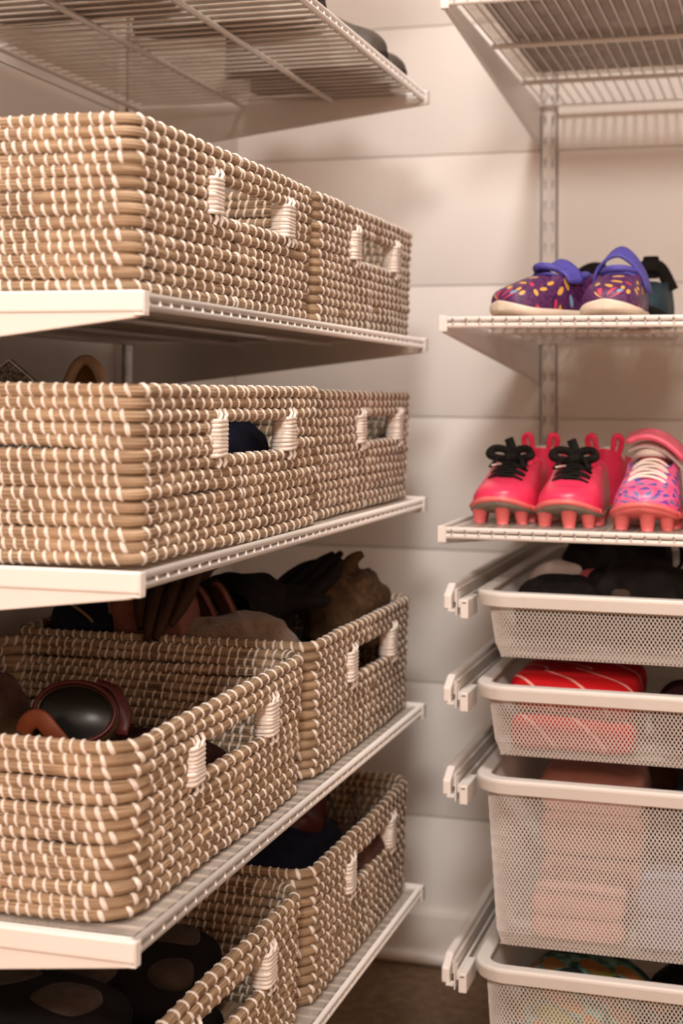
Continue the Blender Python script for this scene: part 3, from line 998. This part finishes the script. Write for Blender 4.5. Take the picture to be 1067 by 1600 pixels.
# purple strap shoes
def strap_shoe(label, loc, rz, lifted):
    t = thing('strap_shoe', label, 'shoe', V(*loc), rz, 'purple strap shoes')
    L, Wd = 0.140, 0.064
    ht = [(0, 0.014), (0.012, 0.020), (0.035, 0.026), (0.07, 0.031), (0.12, 0.035), (0.18, 0.039), (0.25, 0.043), (0.32, 0.047), (0.39, 0.050), (0.45, 0.053)]
    hc = [(0.45, 0.054), (0.6, 0.050), (0.75, 0.048), (0.9, 0.052), (1.0, 0.056)]
    hw, top = shoe_parts(t, L, Wd, ht, hc, 0.013, 'purple_print', 'sole_cream', 'strap_blue', throat=0.45, spring=0.008)
    pth = []
    for a in np.linspace(0, 2*math.pi, 33)[:-1]:
        s = 0.69 - 0.25*math.cos(a)
        w = hw(s)*0.84
        pth.append((math.sin(a)*w, s*L, smoothlerp(s, hc) + 0.001 + (0.006 if not lifted else 0.002)*max(0, math.cos(a))))
    MB().tube(pth, 0.0042, 8, closed=True).build('collar', 'strap_blue', t, (0, 0, 0))
    P = []
    hgt = 0.030 if lifted else 0.016
    for q in np.linspace(-1, 1, 17):
        row = []
        for v in np.linspace(0, 1, 4):
            z = 0.046 + hgt*math.cos(q*math.pi/2)**0.7 if abs(q) < 1 else 0.040
            row.append((q*0.029, 0.50*L + v*0.024 + 0.006*q*q, z + 0.012*(v-0.5)*(1-q*q) - (0.010*max(0, q) if lifted else 0)))
        P.append(row)
    o = MB().grid(np.array(P)).build('strap', 'strap_blue', t, (0, 0, 0), subsurf=1)
    sd = o.modifiers.new('solid', 'SOLIDIFY'); sd.thickness = 0.0035
    MB().tube([(-0.018, 0.50*L, 0.047), (-0.006, 0.47*L, 0.052), (0.010, 0.47*L, 0.052), (0.020, 0.52*L, 0.048)], 0.004, 8, squash=0.5).build('inner_tab', 'strap_blue', t, (0, 0, 0))
    return t
zs1 = ZR[1] - 0.0005
strap_shoe('purple heart-print strap shoe turned aside, at the shelf end', (-0.310, -0.610, zs1), math.radians(-38), False)
strap_shoe('purple heart-print strap shoe with its blue strap standing open', (-0.1930, -0.622, zs1), math.radians(-6), True)
for k, (x, y, a, lab) in enumerate(((-0.243, -0.425, -3, 'dark teal sandal behind the gap between the purple shoes'),
                                   (-0.172, -0.455, -4, 'dark teal sandal with a black strap behind the open purple strap shoe'))):
    t = thing('sandal', lab, 'shoe', V(x, y, zs1), math.radians(a), 'dark teal sandals')
    ht = [(0, 0.016), (0.07, 0.033), (0.18, 0.042), (0.32, 0.052), (0.45, 0.058)]
    hc = [(0.45, 0.058), (0.75, 0.050), (1.0, 0.060)]
    shoe_parts(t, 0.155, 0.058, ht, hc, 0.016, 'teal_dark', 'cloth_black', 'cloth_black')
    MB().tube(bez([(-0.026, 0.08, 0.045), (-0.014, 0.078, 0.070), (0.010, 0.078, 0.074), (0.026, 0.086, 0.045)], 18), 0.008, 8, squash=0.3, up=(0, 1, 0)).build('strap', 'cloth_black', t, (0, 0, 0))
    if k: MB().box((-0.010, 0.082, 0.060), (0.010, 0.088, 0.088)).build('strap_end', 'cloth_black', t, (0, 0, 0), bevel=0.003)

# dark boots and shoes on the highest left shelf
zb0 = ZL[0] - 0.0005
def dark_shoe(name, label, loc, rz, mat, sc=1.0, cat='shoe', group='dark shoes on the highest shelf', tall=1.0):
    t = thing(name, label, cat, V(*loc), rz, group)
    ht = [(a, h*tall) for a, h in HT]; hc = [(a, h*tall*1.05) for a, h in HC]
    shoe_parts(t, 0.21*sc, 0.085*sc, ht, hc, 0.012, mat, 'boot_dark', 'boot_dark')
    MB().tube([(-0.03*sc, 0.10*sc, 0.070*tall), (0, 0.098*sc, 0.084*tall), (0.03*sc, 0.10*sc, 0.070*tall)], 0.004, 8).build('strap', 'boot_dark', t, (0, 0, 0))
    return t
dark_shoe('winter_boot', 'grey boot with rounded toe near the back wall, at the shelf corner', (-0.455, -0.463, zb0), math.radians(92), 'boot_grey', 0.95, tall=1.0)
dark_shoe('winter_boot', 'grey boot with rounded toe, next in from the shelf corner', (-0.452, -0.565, zb0), math.radians(90), 'boot_grey', 0.95, tall=1.12)
dark_shoe('dark_trainer', 'blackish shoe at the front edge of the highest shelf', (-0.458, -0.79, zb0), math.radians(90), 'boot_dark', 1.0, tall=1.1)
dark_shoe('dark_trainer', 'blackish shoe lying deeper on the highest shelf', (-0.575, -0.905, zb0), math.radians(82), 'boot_dark', 1.0)
dark_shoe('dark_trainer', 'blackish shoe at the open end of the highest shelf', (-0.46, -0.985, zb0), math.radians(92), 'boot_dark', 1.0)

# ------------------------------------------------------------------ things in the baskets
# slippers basket
t = thing('lace_pouch', 'grey speckled pouch with pale piping standing on its corner in the slipper basket', 'pouch', V(-0.632, -1.13, -0.095))
def slanted_plate(pts, th, name, mat, parent):
    a = np.array(pts, float)
    n = np.cross(a[1]-a[0], a[2]-a[0]); n /= np.linalg.norm(n)
    k = len(a)
    v = np.vstack([a - n*th/2, a + n*th/2])
    m = MB()
    ux = (a[1]-a[0])/np.linalg.norm(a[1]-a[0]); uy = np.cross(n, ux)
    uv = np.stack([(v-a[0])@ux, (v-a[0])@uy], 1)
    m.v.append(v); m.uv.append(uv); m.n = 2*k
    m.f += [np.array([[i, (i+1) % k, k+(i+1) % k, k+i] for i in range(k)]), np.array([list(reversed(range(k)))]), np.array([list(range(k, 2*k))])]
    return m.build(name, mat, parent, smooth=False, bevel=0.0012)
c0 = np.array(V(-0.620, -1.135, 0.0375)); e1 = np.array((-0.108, 0.02, -0.065)); e2 = np.array((0.062, 0.02, -0.055))
slanted_plate([c0, c0+e1, c0+e1+e2, c0+e2], 0.010, 'pouch_body', 'grey_lace', t)
MB().tube([c0+e1, c0, c0+e2], 0.0011, 6).build('piping', 'lining_white', t)
nrm = np.cross(e2, e1); nrm /= np.linalg.norm(nrm)
if nrm[1] > 0: nrm = -nrm
for rr in (0.030, 0.034):
    arc = [c0 + e1*0.42 + e2*0.42 + nrm*0.0056 + rr*(math.cos(a)*e2/np.linalg.norm(e2) + math.sin(a)*e1/np.linalg.norm(e1)) for a in np.linspace(-1.2, 3.0, 22)]
    MB().tube(arc, 0.0006, 5).build('stitched_line', 'lining_white', t)
# slipper standing on its toe
t = thing('slipper', 'cream felt slipper standing on end with brown insole', 'slipper', V(-0.575, -1.10, -0.10))
P = []
outl = []
for a in np.linspace(0, 2*math.pi, 41)[:-1]:
    wv = 0.020 + 0.003*math.sin(a)
    outl.append((math.cos(a)*wv, math.sin(a)*0.070))
O = np.array(V(-0.572, -1.095, -0.0275))
ax_x = np.array((1, 0.05, 0.0)); ax_z = np.array((-0.12, 0.30, 0.95)); ax_n = np.array((0.05, -0.95, 0.30))
ring = np.array([O + ax_x*u + ax_z*v for u, v in outl])
MB().tube(ring, 0.0050, 8, closed=True).build('felt_edge', 'felt_cream', t)
bk = np.stack([O + ax_x*0 - ax_n*0.010 + (ring-O)*f_ for f_ in (0.02, 0.5, 0.8, 0.97)])
bk[3] = ring - ax_n*0.002
MB().grid(bk, False, True).build('insole', 'tan_insole', t, subsurf=1)
so = np.stack([ring - ax_n*0.004, O + (ring-O)*1.02 - ax_n*0.012, O + (ring-O)*0.9 - ax_n*0.016, O + (ring-O)*0.02 - ax_n*0.018])
MB().grid(so, False, True).build('slipper_sole', 'felt_cream', t, subsurf=1)
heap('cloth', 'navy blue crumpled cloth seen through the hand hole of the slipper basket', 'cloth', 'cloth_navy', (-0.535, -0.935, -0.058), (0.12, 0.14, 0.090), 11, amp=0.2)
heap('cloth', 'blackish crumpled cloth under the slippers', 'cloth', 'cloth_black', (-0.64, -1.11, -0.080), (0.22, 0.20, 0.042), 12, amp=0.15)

# glove basket (far, third shelf)
def glove(label, loc, rz, mat, sc=1.0, tilt=0.0, group=None, cat='glove', fingers=((-0.030, 0.055, 0.02), (-0.012, 0.070, 0.012), (0.006, 0.072, 0.0), (0.024, 0.060, -0.012))):
    t = thing('glove', label, cat, V(*loc), rz, group)
    m = heap_mesh((0, 0, 0.016*sc), (0.085*sc, 0.10*sc, 0.034*sc), 3, amp=0.10, fr=22)
    o = m.build('palm', mat, t, (0, 0, 0), subsurf=1)
    for (x, ln, b) in fingers:
        p = bez([(x*sc, 0.030*sc, 0.018*sc), (x*sc*1.15, (0.045+ln*0.4)*sc, 0.022*sc+tilt*0.4*ln), (x*sc*1.25+b*sc, (0.04+ln)*sc, 0.018*sc+tilt*ln)], 10)
        MB().tube(p, np.interp(np.linspace(0, 1, len(p)), [0, 0.8, 1], [0.0095*sc, 0.0085*sc, 0.004*sc]), 9).build('finger', mat, t, (0, 0, 0), subsurf=1)
    p = bez([(0.036*sc, -0.012*sc, 0.016*sc), (0.054*sc, 0.010*sc, 0.020*sc), (0.060*sc, 0.032*sc, 0.020*sc)], 8)
    MB().tube(p, np.interp(np.linspace(0, 1, len(p)), [0, 0.8, 1], [0.011*sc, 0.0095*sc, 0.005*sc]), 9).build('thumb', mat, t, (0, 0, 0), subsurf=1)
    MB().tube([(0, -0.040*sc, 0.017*sc), (0, -0.075*sc, 0.017*sc)], [0.034*sc, 0.038*sc], 14, squash=0.5, up=(0, 0, 1)).build('cuff', mat, t, (0, 0, 0))
    return t
zc3 = ZL[3] + 0.012
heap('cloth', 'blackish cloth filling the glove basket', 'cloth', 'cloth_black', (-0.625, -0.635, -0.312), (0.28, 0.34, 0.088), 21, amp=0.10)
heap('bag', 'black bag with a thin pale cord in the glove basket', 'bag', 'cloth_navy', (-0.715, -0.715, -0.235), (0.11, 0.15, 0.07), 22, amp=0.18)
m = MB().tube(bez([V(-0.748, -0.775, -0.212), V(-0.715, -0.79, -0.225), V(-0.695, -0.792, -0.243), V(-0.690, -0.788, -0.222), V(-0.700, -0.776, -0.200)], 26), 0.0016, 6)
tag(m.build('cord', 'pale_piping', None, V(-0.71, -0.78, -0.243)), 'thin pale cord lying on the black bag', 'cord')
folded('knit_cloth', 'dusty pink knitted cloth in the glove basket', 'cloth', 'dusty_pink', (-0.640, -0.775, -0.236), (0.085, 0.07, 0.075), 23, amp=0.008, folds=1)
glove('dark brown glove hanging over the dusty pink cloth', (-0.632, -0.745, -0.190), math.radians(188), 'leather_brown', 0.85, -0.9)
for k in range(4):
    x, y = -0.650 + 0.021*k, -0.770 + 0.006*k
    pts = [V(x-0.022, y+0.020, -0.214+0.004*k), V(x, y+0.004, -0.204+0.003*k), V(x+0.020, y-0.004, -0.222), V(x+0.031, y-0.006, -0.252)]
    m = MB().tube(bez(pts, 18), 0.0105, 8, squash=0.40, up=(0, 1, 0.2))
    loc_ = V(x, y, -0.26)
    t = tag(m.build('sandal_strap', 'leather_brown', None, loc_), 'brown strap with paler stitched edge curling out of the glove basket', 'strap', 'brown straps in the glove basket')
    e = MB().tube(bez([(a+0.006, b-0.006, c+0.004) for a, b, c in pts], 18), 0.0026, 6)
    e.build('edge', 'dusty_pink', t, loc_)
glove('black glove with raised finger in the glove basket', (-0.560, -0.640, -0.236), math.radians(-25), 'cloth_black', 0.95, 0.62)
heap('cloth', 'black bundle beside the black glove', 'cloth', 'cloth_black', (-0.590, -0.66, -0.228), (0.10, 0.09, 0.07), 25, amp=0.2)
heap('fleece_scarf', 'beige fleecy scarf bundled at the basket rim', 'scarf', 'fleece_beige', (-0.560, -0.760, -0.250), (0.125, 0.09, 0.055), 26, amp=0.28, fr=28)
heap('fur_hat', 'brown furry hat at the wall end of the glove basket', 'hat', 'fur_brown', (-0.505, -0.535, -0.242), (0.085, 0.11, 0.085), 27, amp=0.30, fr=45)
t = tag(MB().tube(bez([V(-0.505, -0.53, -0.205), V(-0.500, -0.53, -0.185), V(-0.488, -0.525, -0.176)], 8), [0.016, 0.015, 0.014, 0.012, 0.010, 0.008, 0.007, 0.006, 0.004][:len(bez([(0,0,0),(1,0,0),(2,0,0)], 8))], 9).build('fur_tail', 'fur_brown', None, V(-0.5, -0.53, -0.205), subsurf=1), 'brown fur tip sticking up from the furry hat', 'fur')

# goggles basket
t = thing('goggles', 'dark round goggles with red and amber frame in the round-cornered basket', 'goggles', V(-0.602, -1.035, -0.345))
O = np.array(V(-0.602, -1.040, -0.270))
ax = np.array((0.97, 0.10, -0.1)); az = np.array((0.05, 0.45, 0.88)); an = np.array((0.15, -0.86, 0.45))
def ringp(rx, rz_, off, n=30):
    return np.array([O + ax*rx*math.cos(a) + az*rz_*math.sin(a) + an*off for a in np.linspace(0, 2*math.pi, n+1)[:-1]])
MB().grid(np.stack([ringp(0.043, 0.030, -0.016), ringp(0.043, 0.032, 0.002), ringp(0.038, 0.027, 0.008), ringp(0.034, 0.023, 0.004)]), False, True).build('frame', 'amber', t, subsurf=1)
MB().grid(np.stack([ringp(0.035, 0.024, 0.003), ringp(0.024, 0.016, 0.008), ringp(0.012, 0.008, 0.0105), ringp(0.001, 0.001, 0.011)]), False, True).build('lens', 'lens_dark', t, subsurf=1)
MB().tube(ringp(0.0375, 0.0265, 0.006), 0.0022, 6, closed=True).build('seal', 'red_band', t)
MB().tube(bez([O+ax*0.012+az*0.031, O+ax*0.030+az*0.026, O+ax*0.044+az*0.008, O+ax*0.046-az*0.012], 14), 0.006, 8, squash=0.4).build('strap', 'red_band', t)
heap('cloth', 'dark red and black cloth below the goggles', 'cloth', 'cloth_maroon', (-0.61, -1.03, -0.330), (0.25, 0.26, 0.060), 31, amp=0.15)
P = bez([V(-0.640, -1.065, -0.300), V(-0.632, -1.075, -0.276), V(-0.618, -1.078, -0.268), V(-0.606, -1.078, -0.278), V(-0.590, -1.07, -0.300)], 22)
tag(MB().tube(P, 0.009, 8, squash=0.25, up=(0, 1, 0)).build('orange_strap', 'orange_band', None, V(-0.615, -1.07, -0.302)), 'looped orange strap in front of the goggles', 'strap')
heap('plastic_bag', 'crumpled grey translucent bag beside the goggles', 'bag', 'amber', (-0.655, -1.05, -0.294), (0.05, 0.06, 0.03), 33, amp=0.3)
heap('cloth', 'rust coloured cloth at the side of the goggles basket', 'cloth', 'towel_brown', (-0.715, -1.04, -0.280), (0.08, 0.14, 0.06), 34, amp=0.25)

# lowest far basket
heap('cloth', 'blackish blue cloth on the lowest shelf', 'cloth', 'cloth_navy', (-0.60, -0.66, -0.515), (0.24, 0.28, 0.10), 41, amp=0.15)
heap('cloth', 'rusty brown cloth poking up beside the loose cords', 'cloth', 'red_band', (-0.565, -0.60, -0.485), (0.10, 0.12, 0.08), 42, amp=0.25)
heap('cloth', 'brown cloth behind the hand hole on the lowest shelf', 'cloth', 'towel_brown', (-0.49, -0.56, -0.530), (0.07, 0.16, 0.085), 43, amp=0.15)
for k in range(3):
    x = -0.545 + 0.030*k
    m = MB().tube(bez([V(x, -0.60, -0.50), V(x+0.006, -0.58, -0.470+0.008*k), V(x-0.006, -0.55, -0.452), V(x+0.012, -0.56, -0.49)], 20), 0.0014, 6)
    tag(m.build('loose_cord', 'pad_grey', None, V(x, -0.58, -0.50)), 'thin dark loose cord rising from the lowest basket', 'cord', 'loose cords in the lowest basket')
# padded gloves near basket on lowest shelf
def pad_glove(label, loc, rz, seed):
    t = thing('padded_glove', label, 'glove', V(*loc), rz, 'padded gloves')
    heap_mesh((0, 0, 0.030), (0.15, 0.16, 0.060), seed, amp=0.08, fr=12).build('body', 'cloth_black', t, (0, 0, 0), subsurf=1)
    for (x, y, w, d) in ((-0.035, -0.045, 0.062, 0.060), (0.036, -0.052, 0.042, 0.050), (0.030, 0.012, 0.056, 0.056), (-0.036, 0.024, 0.054, 0.052)):
        heap_mesh((x, y, 0.056 - 2.2*(x*x+y*y)), (w, d, 0.020), seed+3, amp=0.08, fr=18).build('pad', 'pad_grey', t, (0, 0, 0), subsurf=1)
    return t
pad_glove('black glove with brown-grey pads in the lowest basket at the open shelf end', (-0.600, -1.128, ZL[4]+0.052), math.radians(-12), 51)
pad_glove('black glove with brown-grey pads, deeper in the lowest basket', (-0.580, -0.955, ZL[4]+0.040), math.radians(18), 52)
heap('cloth', 'blackish cloth under the padded gloves', 'cloth', 'cloth_black', (-0.615, -1.05, ZL[4]+0.033), (0.26, 0.30, 0.040), 53, amp=0.1)

# ------------------------------------------------------------------ things in the drawers
zf = [ZD[i]-DH[i]+0.005 for i in range(4)]
heap('shin_guard', 'flat black shin guard at the side of the top drawer', 'sports gear', 'cloth_black', (-0.250, -0.535, -0.226), (0.095, 0.12, 0.062), 61, amp=0.22, fr=26)
heap('cloth', 'white and pink cloth strip behind the black shin guard', 'cloth', 'cloth_white', (-0.238, -0.455, -0.212), (0.12, 0.05, 0.060), 62, amp=0.10, fr=14)
heap('cloth', 'small pink-red cloth corner in the top drawer', 'cloth', 'cloth_pinkred', (-0.212, -0.492, -0.212), (0.05, 0.035, 0.050), 63, amp=0.2)
heap('sports_bag', 'tall black bag rising behind the top drawer rim', 'bag', 'cloth_black', (-0.200, -0.420, -0.208), (0.115, 0.13, 0.115), 64, amp=0.26, fr=28)
heap('sports_bag', 'black bag with grey logo patch in the top drawer', 'bag', 'cloth_black', (-0.160, -0.515, -0.222), (0.12, 0.12, 0.085), 65, amp=0.26, fr=28)
m = MB().tube(bez([V(-0.160, -0.41, -0.172), V(-0.145, -0.415, -0.150), V(-0.128, -0.42, -0.163), V(-0.126, -0.425, -0.185), V(-0.140, -0.43, -0.195)], 20), 0.0035, 8, squash=0.5)
tag(m.build('bag_strap', 'cloth_black', None, V(-0.14, -0.42, -0.195)), 'thin black looped strap above the top drawer', 'strap')
heap('cloth', 'low black cloth mound at the right of the top drawer', 'cloth', 'cloth_black', (-0.060, -0.49, -0.222), (0.10, 0.16, 0.085), 66, amp=0.2)
heap('patch', 'small grey crumpled wrapper on the black bag', 'wrapper', 'pad_grey', (-0.180, -0.577, -0.205), (0.018, 0.008, 0.012), 68, amp=0.3)

folded('jersey', 'folded red sports jersey with thin white stripes', 'jersey', 'red_jersey', (-0.230, -0.540, -0.334), (0.140, 0.145, 0.080), 71, amp=0.007, fr=24, folds=2)
heap('cloth', 'dark maroon cloth beside the folded red jersey', 'cloth', 'cloth_maroon', (-0.075, -0.53, -0.340), (0.14, 0.17, 0.072), 72, amp=0.15)

folded('towel', 'pink folded towel on the deep drawer floor', 'towel', 'towel_pink', (-0.225, -0.545, -0.552), (0.105, 0.115, 0.052), 81, amp=0.004, folds=2)
folded('towel', 'dusky pink folded towel standing behind the pink one', 'towel', 'towel_pink', (-0.225, -0.43, -0.500), (0.125, 0.09, 0.150), 82, amp=0.005, folds=3)
folded('towel', 'brown folded towel on top at the back of the deep drawer', 'towel', 'towel_brown', (-0.205, -0.33, -0.495), (0.150, 0.09, 0.160), 83, amp=0.005, folds=3)
folded('cloth', 'pale blue folded cloth leaning in the deep drawer', 'cloth', 'cloth_blue', (-0.105, -0.565, -0.540), (0.115, 0.085, 0.075), 84, amp=0.006, folds=2)
folded('cloth', 'dark teal folded cloth at the back of the deep drawer', 'cloth', 'teal_dark', (-0.075, -0.42, -0.500), (0.11, 0.11, 0.150), 85, amp=0.005, folds=3)

heap('swimwear', 'green floral swimwear with yellow and orange blossoms', 'swimwear', 'floral_green', (-0.225, -0.51, -0.700), (0.150, 0.19, 0.140), 91, amp=0.12, fr=16)
heap('swimwear', 'green floral cloth bundle beside the swimwear', 'swimwear', 'floral_green', (-0.115, -0.555, -0.705), (0.10, 0.12, 0.125), 92, amp=0.15, fr=16)
heap('cloth', 'blackish cloth filling the rear of the lowest drawer', 'cloth', 'cloth_black', (-0.075, -0.44, -0.705), (0.17, 0.14, 0.135), 93, amp=0.12)

# ------------------------------------------------------------------ boxes on the high shelves
def storage_box(label, lo, hi, mat):
    t = thing('storage_box', label, 'box', ((lo[0]+hi[0])/2, (lo[1]+hi[1])/2, lo[2]), 0, 'brown storage boxes')
    zl = hi[2]-0.035
    MB().box(lo, (hi[0], hi[1], zl)).build('box_body', mat, t, smooth=False, bevel=0.003)
    MB().box((lo[0]-0.003, lo[1]-0.003, zl+0.0005), (hi[0]+0.003, hi[1]+0.003, hi[2])).build('box_lid', mat, t, smooth=False, bevel=0.003)
z = ZR[0] + ZO
storage_box('brown box on the high shelf above the purple shoes, at the shelf end', (XR+0.030, YR+0.03, z), (XR+0.30, YR+0.43, z+0.11), 'box_brown')
storage_box('brown box on the high shelf above the patterned boots', (XR+0.315, YR+0.03, z), (XR+0.63, YR+0.43, z+0.11), 'box_brown')
z = 0.90 + ZO  # out-of-frame boxes, added to throw shade on the boot shelf and wall
storage_box('unseen brown box added for shade above the boot shelf, at the open shelf end', (XS-0.37, YN+0.03, z), (XS-0.03, YN+0.40, z+0.16), 'box_brown')
storage_box('unseen brown box added for shade above the boot shelf, beside the back wall', (XS-0.37, YN+0.43, z), (XS-0.03, YF-0.03, z+0.16), 'box_brown')
